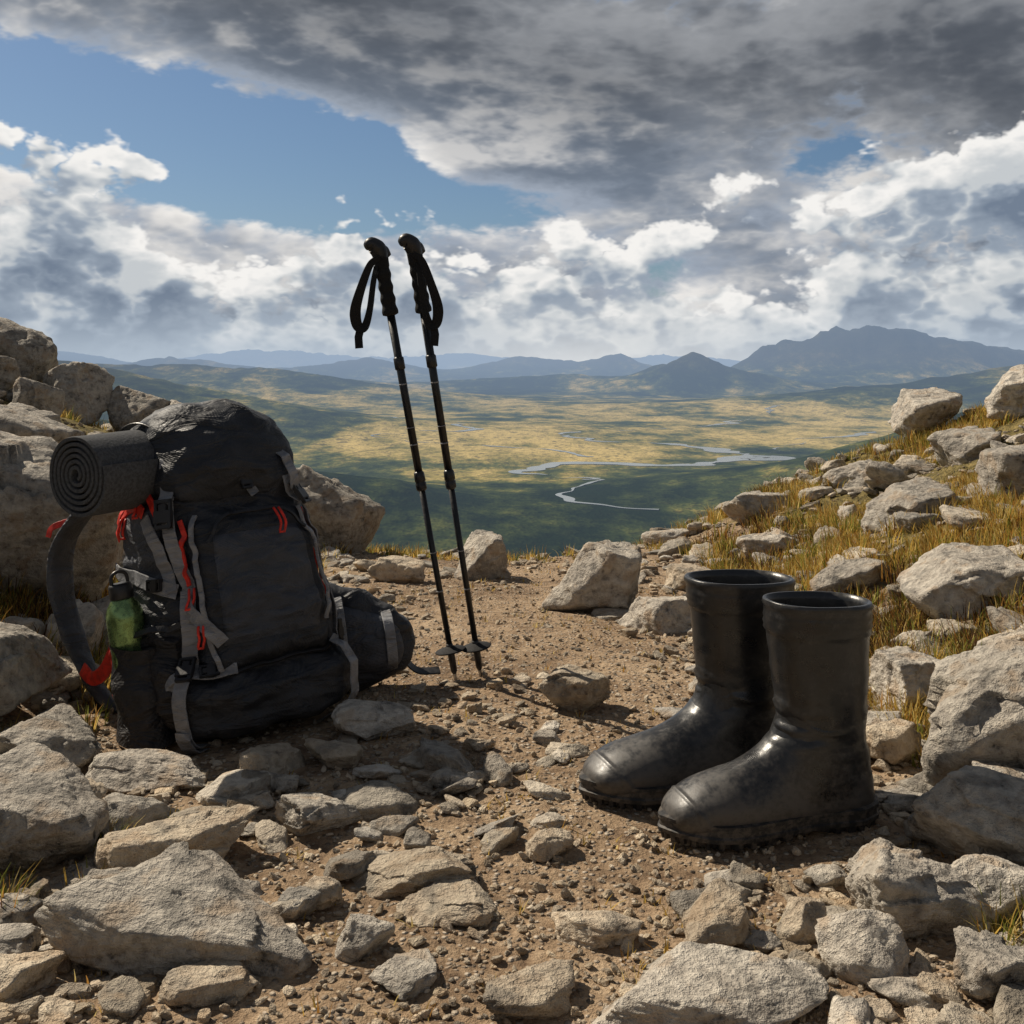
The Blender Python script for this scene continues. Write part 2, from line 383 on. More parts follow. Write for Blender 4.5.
ROCKS=[
 (-.435,1.37,.40,.25,.095,-.35,.08,.16,.45,0),(-.475,1.60,.25,.17,.08,.1,.05,-.05,.45,1),(-.315,1.72,.17,.13,.06,.3,0,.1,.4,0),
 (-.75,1.60,.30,.30,.16,.5,.15,-.1,.45,0),(-.31,1.98,.13,.10,.05,.1,0,.0,.4,1),(-.25,2.14,.20,.14,.06,-.2,.0,.1,.4,0),
 (-.125,1.55,.21,.14,.05,.2,.05,-.1,.4,1),(.135,2.32,.17,.15,.12,.1,0,.05,.4,1),(.10,1.41,.14,.10,.045,0,0,0,.3,1),
 (.245,1.245,.38,.20,.07,.12,.1,-.05,.4,0),(.515,1.46,.21,.16,.11,.1,.0,.1,.42,0),(.375,1.41,.09,.07,.08,.6,.1,.0,.4,1),
 (.435,1.32,.14,.11,.09,-.5,.1,.2,.42,0),(.70,1.60,.28,.22,.16,2.1,.35,-.15,.45,0),(.88,1.88,.34,.3,.24,-.3,.1,.1,.5,0),
 (.84,2.28,.22,.2,.14,.3,.1,.0,.45,0),(1.18,2.75,.42,.3,.17,.2,.1,-.15,.45,0),(.285,3.47,.38,.3,.26,.1,.0,.1,.38,0),
 (.43,3.15,.27,.2,.13,-.3,0,-.1,.4,0),(-.09,4.15,.27,.22,.19,.3,0,0,.42,0),(-.4,3.95,.24,.2,.11,.1,0,0,.4,1),
 (-.88,5.0,.70,.5,.50,.2,.0,.25,.32,0),(-1.30,2.85,.55,.5,.46,.2,.1,.35,.35,0),(-1.04,2.15,.34,.3,.2,.4,.1,.25,.4,0),
 (-.82,1.97,.30,.24,.11,-.3,.1,.2,.4,0),(-.62,1.90,.24,.14,.06,-.1,.05,.05,.4,0),(-.44,1.95,.15,.10,.05,.3,0,0,.4,1),
 (-.63,1.335,.13,.10,.05,.3,0,0,.4,0),(-.57,1.26,.11,.09,.045,.8,0,0,.4,1),(.265,1.40,.13,.10,.055,.5,.1,-.2,.4,1),
 (.05,1.64,.085,.07,.05,.2,0,0,.4,1),(-.07,1.47,.17,.12,.04,-.1,0,0,.3,1),(-.19,1.37,.085,.07,.065,.3,0,.1,.4,0),(-.25,1.49,.07,.06,.04,.3,0,.1,.4,1),
 (-1.75,3.7,.55,.5,.34,.5,.1,.3,.35,0),(-2.68,6.0,.50,.5,.46,.2,0,.2,.75,0),(-2.35,5.85,.42,.42,.34,.2,0,.1,.65,0),
 (-2.05,6.0,.40,.35,.38,.9,0,.2,.75,0),(-1.80,6.0,.34,.3,.34,.4,0,.2,.8,0),(-2.5,5.2,.40,.34,.24,1.2,0,.1,.4,0),(-1.55,5.6,.34,.3,.24,.2,0,0,.5,0),(-2.9,5.7,.5,.5,.44,.9,0,.2,.75,0),(-2.2,5.0,.3,.25,.2,.3,0,.2,.4,0),(-2.0,4.5,.36,.3,.2,.7,0,.2,.4,0),
 (-.96,1.60,.30,.3,.18,.2,.1,.3,.35,0),(-.80,1.30,.28,.28,.14,.2,.1,.2,.4,0),(.92,1.45,.28,.3,.16,.2,.1,-.2,.4,0),(.72,1.30,.22,.17,.10,.4,.1,-.1,.4,0),
 (1.9,4.6,.4,.35,.2,.3,.1,-.2,.4,0),(2.35,5.0,.5,.4,.24,.1,.1,-.3,.4,0),(1.55,4.9,.34,.3,.18,.7,.1,-.2,.4,0),(2.1,5.6,.45,.4,.24,.9,.1,-.3,.5,0),
 (1.35,3.7,.36,.3,.16,.3,.1,-.2,.4,0),(1.7,3.6,.42,.32,.2,-.3,.1,-.2,.4,0),(.95,4.1,.30,.26,.14,.2,.1,-.1,.4,0),(.62,3.7,.22,.18,.11,.2,0,0,.4,1),
 (1.1,4.9,.3,.26,.16,.2,0,0,.4,0),(.6,2.55,.14,.12,.08,.2,0,0,.4,0),(.75,2.75,.2,.18,.12,.9,0,0,.4,0),(.98,3.2,.26,.22,.14,.4,0,-.1,.4,0),
 (-.60,1.72,.16,.13,.06,.6,.1,.1,.4,0),(-.70,1.78,.15,.12,.07,1.6,.1,.1,.4,1),(-.34,1.27,.13,.10,.04,.6,0,0,.4,1),(.56,1.28,.13,.10,.06,.9,0,.1,.4,0),(.64,1.45,.15,.12,.08,.3,0,.1,.4,0),
 (.02,1.25,.13,.09,.035,.3,0,0,.35,1),(-.12,1.30,.10,.08,.03,.9,0,0,.35,0),(.80,1.75,.2,.16,.1,.9,.1,.1,.4,0),(.70,2.02,.15,.13,.09,.2,0,0,.4,1),(-.53,1.48,.10,.08,.05,.3,0,.1,.4,0)]
for i,(x,y,w,d,h,rz,tx,ty,dz,mt) in enumerate(ROCKS):
    big=w>.2
    vt,F=rockshape(6 if (w>.16 and y<2.4) else 5,100+i*7,(w,d,h*1.1))
    vt=vt@rotm(tx,ty,rz).T
    z=h1(x,y)+h*(dz)*.75
    g=RNG.uniform(.8,1.15)*(.85 if x<-.8 else 1)
    ob=mesh_np('boulder' if big else 'rock',vt,F,[M_rock,M_stone][mt],True,tint=np.array([g,g*.985,g*.96]))
    ob.location=(x,y,z)
LIB={k:[rockshape(k,900+i*13+k,(1,1,1),npl=12,p=34 if k>2 else 16)[0] for i in range(16)] for k in (2,3,4)}
KEEP=[(-.57,2.32,.33),(.36,1.78,.22),(.25,1.76,.15),(-.1,2.52,.06)]+[(r[0],r[1],min(r[2],r[3])*.36) for r in ROCKS]
def scatter(name,n,k,sampler,sizes,mat,smooth,sink=.3,flat=(.45,.8),keep=True,tilt=.3):
    V_=[];F_=[];T_=[];o=0;F=ico(k)[1]
    xs,ys=sampler(n);sz=sizes(len(xs));zs=H(xs,ys)
    for x,y,z,s in zip(xs,ys,zs,sz):
        if keep and any((x-a)**2+(y-b)**2<(c+s*.30)**2 for a,b,c in KEEP): continue
        hf=RNG.uniform(*flat)
        q=LIB[k][RNG.integers(16)]*np.array([s*RNG.uniform(.8,1.3),s*RNG.uniform(.6,1.),s*hf])
        q=q@rotm(RNG.normal()*tilt,RNG.normal()*tilt,RNG.uniform(0,6.28)).T
        q+=[x,y,z+s*hf*(.5-sink)]
        V_.append(q);F_.append(F+o);o+=len(q)
        g=RNG.uniform(.55,1.22);wr=RNG.uniform(0,1)
        T_.append(np.tile([g,g*(1-.06*wr),g*(1-.16*wr)],(len(q),1)))
    return mesh_np(name,np.vstack(V_),np.vstack(F_),mat,smooth,tint=np.vstack(T_))
def s_path(n):
    y=np.exp(RNG.uniform(np.log(.75),np.log(6.5),n));x=RNG.uniform(-1,1,n)*(.35+.52*y);return x,y
def clump(thr,seed):
    def f(n):
        x,y=s_path(n*3)
        cx=.02-.10*sstep(1.8,4.5,y)
        tr=1-sstep(.16,.42,np.abs(x-cx))
        c=fbm(x*2.2,y*2.2,octv=3,seed=seed)+.55*sstep(.22,.75,np.abs(x-cx))+.20*sstep(3.6,5.,y)-.30*tr*sstep(1.6,2.1,y)*(1-sstep(4.6,5.4,y));k=c>thr
        return x[k][:n],y[k][:n]
    return f
def pw(a,b,e):
    return lambda n:a*(1-RNG.uniform(0,1,n)*(1-(a/b)**e))**(-1/e)
scatter('gravel',20000,2,s_path,pw(.007,.022,1.6),M_stone,False,keep=False,sink=.2,tilt=.4,flat=(.35,.7))
scatter('loose_stones',6500,3,clump(-.12,21),pw(.018,.055,1.5),M_stone,False,sink=.22,flat=(.3,.6),tilt=.2)
scatter('loose_rocks',1250,4,clump(.06,31),pw(.05,.16,1.5),M_rock,True,sink=.25,flat=(.25,.5),tilt=.18)
def s_bank(n):
    y=np.exp(RNG.uniform(np.log(1.),np.log(8.),n));sd=RNG.random(n)<.5
    x=np.where(sd,-1,1)*(.70+RNG.uniform(0,1,n)**1.1*(.25+.48*y));return x,y
scatter('scree',1350,4,s_bank,pw(.07,.26,1.3),M_rock,True,sink=.28,flat=(.28,.55),tilt=.25)

# ------------------------------------------------------------------ grass
def grass(name,tufts):
    V_=[];F_=[];T_=[];o=0
    for x,y,z,h,nb,pal in tufts:
        az=RNG.uniform(0,6.28,nb);rr=RNG.uniform(0,1,nb)**.7*h*.6
        bx=x+np.cos(az)*rr;by=y+np.sin(az)*rr
        lean=RNG.uniform(.15,1.0,nb);L=h*RNG.uniform(.5,1.15,nb);w=RNG.uniform(.0010,.0022,nb)*(1+y*.12)
        a2=az+RNG.normal(0,.6,nb);dx=np.cos(a2);dy=np.sin(a2)
        segs=[]
        for t_ in (0,.35,.7,1.):
            cx=bx+dx*L*lean*t_**1.8*.75;cy=by+dy*L*lean*t_**1.8*.75;cz=z-.01+L*(t_-.35*lean*t_**2)
            ww=w*(1-t_*.92)
            segs.append(np.stack([np.stack([cx-dy*ww,cy+dx*ww,cz],1),np.stack([cx+dy*ww,cy-dx*ww,cz],1)],1))
        S=np.stack(segs,1).reshape(nb*8,3)
        idx=np.arange(nb)[:,None]*8
        f=np.concatenate([idx+np.array([[0+2*k,1+2*k,3+2*k,2+2*k]]) for k in range(3)],0)
        V_.append(S);F_.append(f+o);o+=len(S)
        base={0:(.60,.41,.10),1:(.22,.24,.05),2:(.42,.22,.055),3:(.68,.54,.22),4:(.11,.06,.032)}
        cc=np.array([base[int(k)] for k in RNG.choice(5,nb,p=pal)])*RNG.uniform(.6,1.25,(nb,1))
        T_.append(np.repeat(cc,8,0))
    return mesh_np(name,np.vstack(V_),np.vstack(F_),M_grass,False,tint=np.vstack(T_))
tf=[]
P1=[.40,.13,.24,.2,.03];P2=[.28,.46,.10,.13,.03];P3=[.12,.16,.2,.07,.45]
n=5600;y=np.exp(RNG.uniform(np.log(1.7),np.log(8),n));sd=RNG.random(n)<.64
x=np.where(sd,1,-1)*(.76+RNG.uniform(0,1,n)*(.2+.46*y));cl=fbm(x*1.6,y*1.6,octv=3,seed=44);c2=fbm(x*2.3,y*2.3,octv=3,seed=47)
k=cl>-.07;x=x[k];y=y[k];z=H(x,y);c2=c2[k]
for a,b_,c,e in zip(x,y,z,c2):
    tf.append((a,b_,c,RNG.uniform(.035,.085)*(1+.05*b_),int(RNG.uniform(40,70)),P1 if e>-.06 else (P2 if e>-.24 else P3)))
for j in range(460):
    a=RNG.uniform(-1.3,2.2);b_=5.2+.35*abs(a)+RNG.uniform(-.5,.7)
    if fbm(np.array([a*2.]),np.array([b_*2.]),octv=2,seed=5)[0]<-.05: continue
    tf.append((a,b_,h1(a,b_),RNG.uniform(.04,.08),35,P1 if RNG.random()<.6 else P2))
for a,b_,hh in [(-.62,1.66,.06),(-.60,1.64,.05),(-.66,1.42,.06),(-.69,1.45,.07),(.62,1.40,.07),(.66,1.38,.08),(.60,1.35,.06),(-.95,2.0,.08),(-.93,2.4,.08),(-.85,2.2,.07),(-1.0,2.6,.09),(.78,2.1,.07),(.75,1.98,.06),(-.53,1.72,.04),(-.58,1.5,.05),(.95,2.2,.1),(1.0,2.35,.1)]:
    tf.append((a,b_,h1(a,b_),hh,60,P2))
for j in range(300):
    a=RNG.uniform(-.75,.8);b_=RNG.uniform(1.15,4.5);tf.append((a,b_,h1(a,b_),.03,8,[.5,0,.2,.3,0]))
grass('grass',tf)

# ------------------------------------------------------------------ wellington boots
PROF=np.array([ # Bx,Bz,Fx,Fz,w
 (.002,.350,.152,.355,.057),(.003,.30,.148,.305,.055),(.004,.25,.143,.25,.053),(.005,.20,.139,.20,.050),(.004,.15,.141,.158,.0475),
 (-.001,.105,.152,.138,.047),(-.006,.06,.170,.124,.0465),(-.004,.022,.188,.114,.0465),(.035,.008,.206,.106,.047),(.085,.008,.225,.100,.049),
 (.14,.008,.245,.093,.053),(.195,.008,.266,.085,.0545),(.245,.01,.286,.073,.049),(.278,.013,.301,.058,.039),(.298,.019,.308,.044,.023),(.304,.026,.309,.035,.004)])
def boot(loc,yaw,mirror=1,sc_=1.07):
    root=empty('rubber_boot');root.location=loc;root.rotation_euler=(0,0,yaw);root.scale=(sc_,sc_,1.0)
    K=catmull(PROF,150);seg=72;a=np.linspace(0,2*np.pi,seg,endpoint=False);n=2.35
    ca=np.cos(a);sa=np.sin(a)
    cx=np.sign(ca)*np.abs(ca)**(2/n);sy=np.sign(sa)*np.abs(sa)**(2/n)
    def ring(bx,bz,fx,fz,w,sc=1.,off=0.):
        c=np.array([(bx+fx)/2,(bz+fz)/2]);hd=np.array([(fx-bx)/2,(fz-bz)/2]);l=np.hypot(*hd);hd=hd*(sc+off/l)
        return np.stack([c[0]+cx*hd[0],mirror*(sy*(w*sc+off)),c[1]+cx*hd[1]],1)
    rings=[];ti=np.linspace(0,1,150)
    for j in (70,52,36,24,14,6,2): 
        rings.append(ring(*K[j],1,-.004))
    r=ring(*K[0],1,-.003);r[:,2]+=.0015;rings.append(r)
    r=ring(*K[0],1,.001);r[:,2]+=.0015;rings.append(r)
    for j in range(150):
        z=(K[j,1]+K[j,3])/2;off=0
        if j<46:
            off=.0022*sstep(.301,.305,z)
            for zz in (.347,.329,.318,.306):
                off+=.0018*math.exp(-((z-zz)/.0022)**2)
        off+=.0024*math.exp(-((ti[j]-.80)/.006)**2)
        if ti[j]>.80: off+=.0016
        r=ring(*K[j],1,off)
        wr=fbm(r[:,0]*14,r[:,1]*14,r[:,2]*26,octv=3,seed=7 if mirror>0 else 9)
        am=.0022+.0050*math.exp(-((z-.15)/.05)**2)
        c=r.mean(0);dr=norm(r-c);r=r+dr*(wr*am)[:,None]
        fr_=np.clip(cx,0,1)*(math.exp(-((z-.172)/.010)**2)*-.006+math.exp(-((z-.147)/.009)**2)*-.005+math.exp(-((z-.20)/.012)**2)*-.002)
        r=r+dr*fr_[:,None]
        zs=.178+.022*np.cos(a*2);r=r+dr*(.0024*np.exp(-((r[:,2]-zs)/.0022)**2)*(j<70))[:,None]
        hc=sstep(-.2,-.35,cx)*(r[:,2]<.085);r=r+dr*(.0016*hc*(j<80))[:,None]
        rings.append(r)
    loft('upper',np.array(rings),M_rub,root,caps=(True,True))
    def outline(off,lug=0.):
        N=240;th=np.linspace(0,2*np.pi,N,endpoint=False)
        xx=.151-.162*np.sign(np.cos(th))*np.abs(np.cos(th))**.9
        wv=np.interp(xx,[-.013,.0,.03,.08,.12,.17,.21,.25,.28,.30,.314],[.0,.026,.042,.040,.041,.049,.0545,.050,.038,.023,.0])
        pt=np.stack([xx,np.sign(np.sin(th))*wv],1)
        for _ in range(6): pt=(np.roll(pt,1,0)+pt*2+np.roll(pt,-1,0))/4
        tg=np.roll(pt,-1,0)-np.roll(pt,1,0);nn=norm(np.stack([tg[:,1],-tg[:,0]],1))
        if (nn*(pt-pt.mean(0))).sum()<0: nn=-nn
        lg=lug*(np.sin(np.arange(N)*2*np.pi/6)>0)
        return pt+nn*(off+lg[:,None]),pt[:,0]
    R=[]
    for z,off,lg in [(0,-.004,-.005),(.001,.001,-.007),(.012,.0025,-.006),(.0125,.0055,0),(.019,.0062,0),(.0205,.0035,0),(.029,.0030,0),(.0305,.0055,0),(.036,.0055,0),(.0375,.0008,0),(.039,-.006,0)]:
        o_,xx=outline(off,lg)
        zz=np.full(len(o_),z)
        arch=np.exp(-((xx-.105)/.022)**2)*.009
        zz=zz+np.where(z<.012,arch,0)+(z>.02)*(sstep(.2,.31,xx)*.004)
        zz=zz+sstep(.24,.31,xx)*.006*(1 if z<.02 else .5)
        R.append(np.stack([o_[:,0],mirror*o_[:,1],zz],1))
    loft('sole',R,M_sole,root,smooth=False)
    return root
def place_boot(hx,hy,tx,ty,mir,sc_):
    yaw=math.atan2(ty-hy,tx-hx)
    z=np.mean([h1(hx+(tx-hx)*k,hy+(ty-hy)*k) for k in (0,.25,.5,.75,1)])
    return boot((hx,hy,z-.0),yaw,mir,sc_)
place_boot(.564,1.755,.222,1.665,1,1.11)
place_boot(.482,1.925,.112,1.80,-1,1.23)

# ------------------------------------------------------------------ trekking poles
def pole(tip,top,side):
    root=empty('trekking_pole')
    tip=np.array(tip,float);top=np.array(top,float);ax=norm(top-tip);L=np.linalg.norm(top-tip)
    P=lambda t:tip+ax*t
    lathe('tip',P(0),P(.035),[(0,.0015),(.15,.003),(.9,.0045),(1,.0045)],M_steel,root)
    lathe('ferrule',P(.03),P(.10),[(0,.0045),(.1,.0075),(.9,.0085),(1,.007)],M_plast,root)
    prof=[(0,.006),(.1,.018),(.25,.033),(.4,.0355),(.5,.0335),(.65,.02),(1,.009)]
    lathe('basket',P(.078),P(.094),prof,M_grip,root,40)
    lathe('lower_shaft',P(.09),P(.47),[(0,.0066),(1,.0074)],M_shaft,root)
    lathe('lower_lock',P(.455),P(.50),[(0,.009),(.08,.012),(.4,.0126),(.45,.0105),(.5,.0126),(.9,.012),(1,.009)],M_plast,root)
    lathe('upper_shaft',P(.49),P(L-.15),[(0,.0088),(1,.0094)],M_shaft,root)
    for a_,b_ in [(.22,.223),(.31,.312),(.56,.563),(.60,.602),(.70,.703)]:
        rr_=.0097 if a_>.48 else .0076
        lathe('print_mark',P(a_),P(b_),[(0,rr_),(1,rr_)],M_white,root)
    lathe('upper_lock',P(.735),P(.765),[(0,.0095),(.1,.012),(.9,.012),(1,.0095)],M_plast,root)
    pr=[(0,.011)]
    for i in range(40):
        t_=i/39;r=.0180-.002*math.sin(t_*math.pi)+.0013*math.sin(t_*30)*(t_<.8);pr.append((.02+t_*.96,r))
    pr.append((1,.014))
    lathe('grip',P(L-.155),P(L-.015),pr,M_grip,root,28)
    s=side;hd=P(L-.02)
    fwd=np.array([-.85*1,-.45,.25])
    pts=[hd-ax*.008,hd+ax*.010,hd+ax*.020+fwd*.006,hd+ax*.023+fwd*.020,hd+ax*.014+fwd*.034]
    tube('grip_head',pts,[.017,.0195,.020,.0175,.009],M_plast,root,20,24)
    tube('grip_head_back',[hd+ax*.018,hd+ax*.016-fwd*.012,hd+ax*.008-fwd*.022],[.016,.014,.008],M_plast,root,16,12)
    sx=s
    o=hd-ax*.002
    loop=[o+np.array([0,-.016,0]),o+np.array([.020*sx,-.026,-.018]),o+np.array([.040*sx,-.030,-.07]),o+np.array([.054*sx,-.025,-.120]),o+np.array([.050*sx,-.02,-.155]),
          o+np.array([.034*sx,-.018,-.158]),o+np.array([.022*sx,-.022,-.12]),o+np.array([.014*sx,-.024,-.06]),o+np.array([.008*sx,-.018,-.02])]
    C=catmull(loop,80);C=C+np.array([0,1,0])*(np.linspace(0,1,80)[:,None]-.5)*.012
    wd=np.interp(np.linspace(0,1,80),[0,.25,.4,.6,.75,1],[.012,.020,.026,.022,.016,.012])
    T=norm(np.gradient(C,axis=0));out=np.cross(T,[0,1,0]);Nn=norm(out*.45*(-s)+np.array([.0,-1.,0]))
    ribbon('wrist_strap',C,Nn,wd,.003,M_grip,root)
    e=C[44];ribbon('strap_tail',[e,e+np.array([.004*sx,-.004,-.02]),e+np.array([.002*sx,-.006,-.045])],np.array([[0,-1,0.]]*3),.018,.002,M_grip,root)
    return root
pole((-.126,2.51,h1(-.126,2.51)-.015),(-.303,2.50,.985),-1)
pole((-.070,2.53,h1(-.07,2.53)-.015),(-.222,2.47,.990),1)

# ------------------------------------------------------------------ backpack
pk=empty('hiking_backpack')
PHI=math.radians(40);pkM=Matrix.Translation((-.565,2.27,h1(-.57,2.2)-.012))@Matrix.Rotation(math.radians(-7),4,'Y')@Matrix.Rotation(math.radians(-3),4,'X')@Matrix.Rotation(PHI,4,'Z')
pk.matrix_world=pkM
HB=.565
def Sraw(a,z):
    a=np.asarray(a,float);z=np.asarray(z,float);t=z/HB
    A=np.interp(t,[0,.03,.08,.2,.4,.65,.85,.95,1.],[.12,.150,.170,.184,.182,.166,.145,.130,.10])
    B=np.interp(t,[0,.03,.08,.2,.4,.65,.85,.95,1.],[.10,.138,.160,.175,.172,.150,.128,.110,.08])
    n=3.0;c=np.cos(a);s=np.sin(a)
    x=A*np.sign(c)*np.abs(c)**(2/n);y=B*np.sign(s)*np.abs(s)**(2/n)
    pocket=sstep(.78,.93,-s)*sstep(.13,.17,z)*(1-sstep(.40,.46,z))
    low=sstep(.50,.75,-s)*sstep(.0,.05,z)*(1-sstep(.10,.15,z))
    sl=sstep(.80,.93,-c)*sstep(.02,.06,z)*(1-sstep(.21,.24,z))
    r=np.hypot(x,y)+1e-9
    off=.028*pocket+.042*low+.016*sl
    return np.stack([x+x/r*off,y+y/r*off,z+0*a],-1)
def wrinkle(P):
    w=fbm(P[...,0]*9,P[...,1]*9,P[...,2]*13,octv=4,seed=12)
    w2=1-2*np.abs(fbm(P[...,0]*6+3,P[...,1]*6,P[...,2]*17,octv=3,seed=19))
    w3=1-2*np.abs(fbm(P[...,0]*10+P[...,2]*14,P[...,1]*10-P[...,2]*9,P[...,2]*6,octv=2,seed=23))
    return .011*w+.009*w2+.008*w3
def Sp(a,z,off=0.):
    P=Sraw(a,z);e=.01
    Pa=Sraw(a+e,z)-Sraw(a-e,z);Pz=Sraw(a,z+.003)-Sraw(a,z-.003)
    N=norm(np.cross(Pa,Pz))
    return P+N*(wrinkle(P)+off)[...,None],N
def ring_grid(na,zz,off=0.,a0=-np.pi,a1=np.pi):
    aa=np.linspace(a0,a1,na,endpoint=False)
    Ag,Zg=np.meshgrid(aa,zz);P,N=Sp(Ag,Zg,np.full(Ag.shape,off));return P
loft('body',ring_grid(260,np.linspace(0.001,HB,190)),M_fab,pk)
d2r=math.radians
def path(pts,n=50): 
    C=catmull([(d2r(a),z,o) for a,z,o in pts],n);P,N=Sp(C[:,0],C[:,1],C[:,2]);return P,N
def strap(name,pts,w=.02,th=.0025,mat=None,n=50):
    P,N=path(pts,n);return ribbon(name,P,N,w,th,mat or M_strap,pk)
def patch(name,a0,a1,z0,z1,off,mat,edge=.02,na=60,nz=50):
    aa=np.linspace(d2r(a0),d2r(a1),na);zz=np.linspace(z0,z1,nz);Ag,Zg=np.meshgrid(aa,zz)
    u=np.linspace(0,1,na)[None];w=np.linspace(0,1,nz)[:,None]
    e=np.minimum(np.minimum(u,1-u)*na/8,np.minimum(w,1-w)*nz/8);o=-.008+(off+.008)*sstep(0,1,e)
    P,N=Sp(Ag,Zg,o);return mesh_np(name,P.reshape(-1,3),grid_faces(nz,na,False),mat,True,pk)
patch('side_mesh_pocket',156,224,.02,.235,.009,M_mesh)
patch('front_pocket_panel',-112,-66,.17,.42,.005,M_fab2)
patch('lower_pocket_panel',-125,-52,.02,.12,.005,M_fab)
patch('side_upper_panel',160,212,.30,.48,.009,M_fab2)
patch('side_wing_pocket',-40,20,.05,.22,.012,M_fab2)
strap('pocket_hem',[(156,.225,.010),(180,.215,.014),(200,.22,.014),(224,.24,.010)],.012,.004,M_plast)
strap('red_zip_side',[(166,.43,.013),(172,.475,.013),(186,.49,.013),(200,.475,.013),(212,.435,.013)],.015,.004,M_red)
strap('red_lining_side',[(163,.40,.012),(170,.45,.012),(182,.465,.012),(196,.45,.012)],.022,.003,M_red)
strap('red_zip_front',[(-133,.43,.006),(-129,.40,.008),(-125,.36,.008),(-122,.31,.010)],.010,.004,M_red)
strap('red_piping',[(-57,.42,.006),(-55,.36,.006),(-54,.30,.006),(-56,.24,.006)],.005,.003,M_red)
strap('red_base_tab',[(158,.20,.012),(160,.13,.014),(163,.07,.014)],.026,.003,M_red)
strap('piping_left',[(-118,.43,.005),(-117,.36,.007),(-116,.28,.007),(-115,.2,.007),(-112,.16,.007)],.010,.004)
strap('piping_right',[(-66,.42,.005),(-65,.3,.007),(-67,.2,.007)],.010,.004)
strap('zip_arc',[(-112,.385,.010),(-104,.415,.010),(-90,.425,.010),(-76,.415,.010),(-67,.385,.010)],.006,.004,M_plast)
strap('lower_seam',[(-128,.145,.006),(-100,.15,.006),(-75,.15,.006),(-48,.14,.006)],.006,.005,M_plast)
strap('compression_strap_upper',[(-144,.56,.014),(-143,.50,.012),(-141,.42,.010),(-134,.34,.010),(-122,.27,.012),(-110,.20,.012)],.026)
strap('lower_corner_strap',[(-130,.30,.010),(-131,.22,.012),(-133,.15,.014),(-133,.08,.020),(-133,.02,.012)],.030)
strap('lower_corner_strap_tail',[(-133,.06,.024),(-133,.03,.022),(-133,.0,.012)],.030,n=12)
strap('side_compression',[(150,.34,.010),(170,.335,.014),(190,.325,.016),(210,.31,.014),(222,.30,.012)],.028)
strap('side_diagonal',[(198,.44,.015),(207,.40,.015),(213,.35,.014),(218,.30,.014)],.026)
strap('front_right_strap',[(-64,.56,.012),(-62,.48,.012),(-59,.38,.012),(-55,.26,.014),(-57,.16,.020),(-60,.06,.024),(-61,.01,.010)],.028)
strap('front_top_strap',[(-92,.55,.020),(-90,.50,.016),(-88,.46,.012)],.020)
strap('bottom_strap',[(-150,.125,.014),(-135,.13,.018),(-120,.13,.016),(-105,.135,.016)],.022)
def buckle(a,z,off,size=.024,tang='z'):
    P,N=Sp(np.array([d2r(a)]),np.array([z]),np.array([off]));P=P[0];N=N[0]
    up=np.array([0,0,1.]);T=norm(up-N*(up@N))
    if tang!='z': T=norm(np.cross(N,T))
    S=np.cross(N,T);s=size
    ax=[S,T,N]
    cs=[(P+T*s*.75,ax,(s*.62,s*.12,.004)),(P+T*s*.35+S*s*.5,ax,(s*.1,s*.5,.004)),(P+T*s*.35-S*s*.5,ax,(s*.1,s*.5,.004)),
        (P-T*s*.25,ax,(s*.62,s*.40,.0055)),(P+T*s*.25,ax,(s*.28,s*.3,.0045)),(P-T*s*.9,ax,(s*.55,s*.12,.004)),
        (P-T*s*.7+S*s*.45,ax,(s*.1,s*.25,.0038)),(P-T*s*.7-S*s*.45,ax,(s*.1,s*.25,.0038))]
    return boxmesh('buckle',cs,M_plast,pk,.0012)
buckle(-142,.445,.026,.030);buckle(-133,.135,.032,.027);buckle(-60,.44,.026,.028);buckle(-90,.49,.026,.02);buckle(-120,.135,.026,.020,'x');buckle(205,.315,.022,.020,'x');buckle(-57,.17,.030,.024)
for a,z in [(-121,.285),(-118,.215),(186,.46),(174,.42),(-84,.40)]:
    P,N=path([(a,z+.02,.016),(a,z,.019),(a-1,z-.018,.020)],10)
    tube('zip_pull_loop',np.vstack([P,P[::-1]+np.array([.008,-.005,0])]),.0026,M_red,pk,8,raw=True)
def lid():
    nr,nc=90,140;R=[]
    for i in range(nr):
        ph=-.62*np.pi/2+(np.pi/2+.62*np.pi/2)*i/(nr-1)
        a=np.linspace(0,2*np.pi,nc,endpoint=False);n=2.7
        ce=math.cos(ph)**.62 if math.cos(ph)>0 else 0
        c=np.cos(a);s=np.sin(a)
        x=.150*ce*np.sign(c)*np.abs(c)**(2/n)-.01;y=(.150*ce)*np.sign(s)*np.abs(s)**(2/n)-.004
        z=.565+.094*math.copysign(abs(math.sin(ph))**.95,math.sin(ph))+0*a
        z=z-.045*sstep(.02,.16,-y)-.020*(x/.15)**2+.012*sstep(0,.15,y)
        P=np.stack([x,y,z],1)
        w=fbm(x*8,y*8,z*9,octv=4,seed=31);w2=1-2*np.abs(fbm(x*9,y*5,z*9,octv=3,seed=33))
        dr=norm(P-np.array([0,0,.56]));R.append(P+dr*(.011*w+.013*w2)[:,None])
    return loft('lid',R,M_fab,pk)
lid()
R=[]
for z in np.linspace(.48,.59,24):
    a=np.linspace(0,2*np.pi,200,endpoint=False);f_=.90+.012*np.sin(a*22+2*np.sin(a*3))+.01*np.sin(a*9)
    R.append(np.stack([.152*f_*np.sign(np.cos(a))*np.abs(np.cos(a))**.66,.128*f_*np.sign(np.sin(a))*np.abs(np.sin(a))**.66,z+0*a],1))
loft('collar',R,M_fab,pk)
strap('lid_strap_corner',[(-143,.585,.018),(-142,.53,.028),(-142,.47,.022)],.028)
strap('lid_strap_front',[(-62,.575,.016),(-61,.52,.028),(-60,.46,.022)],.026)
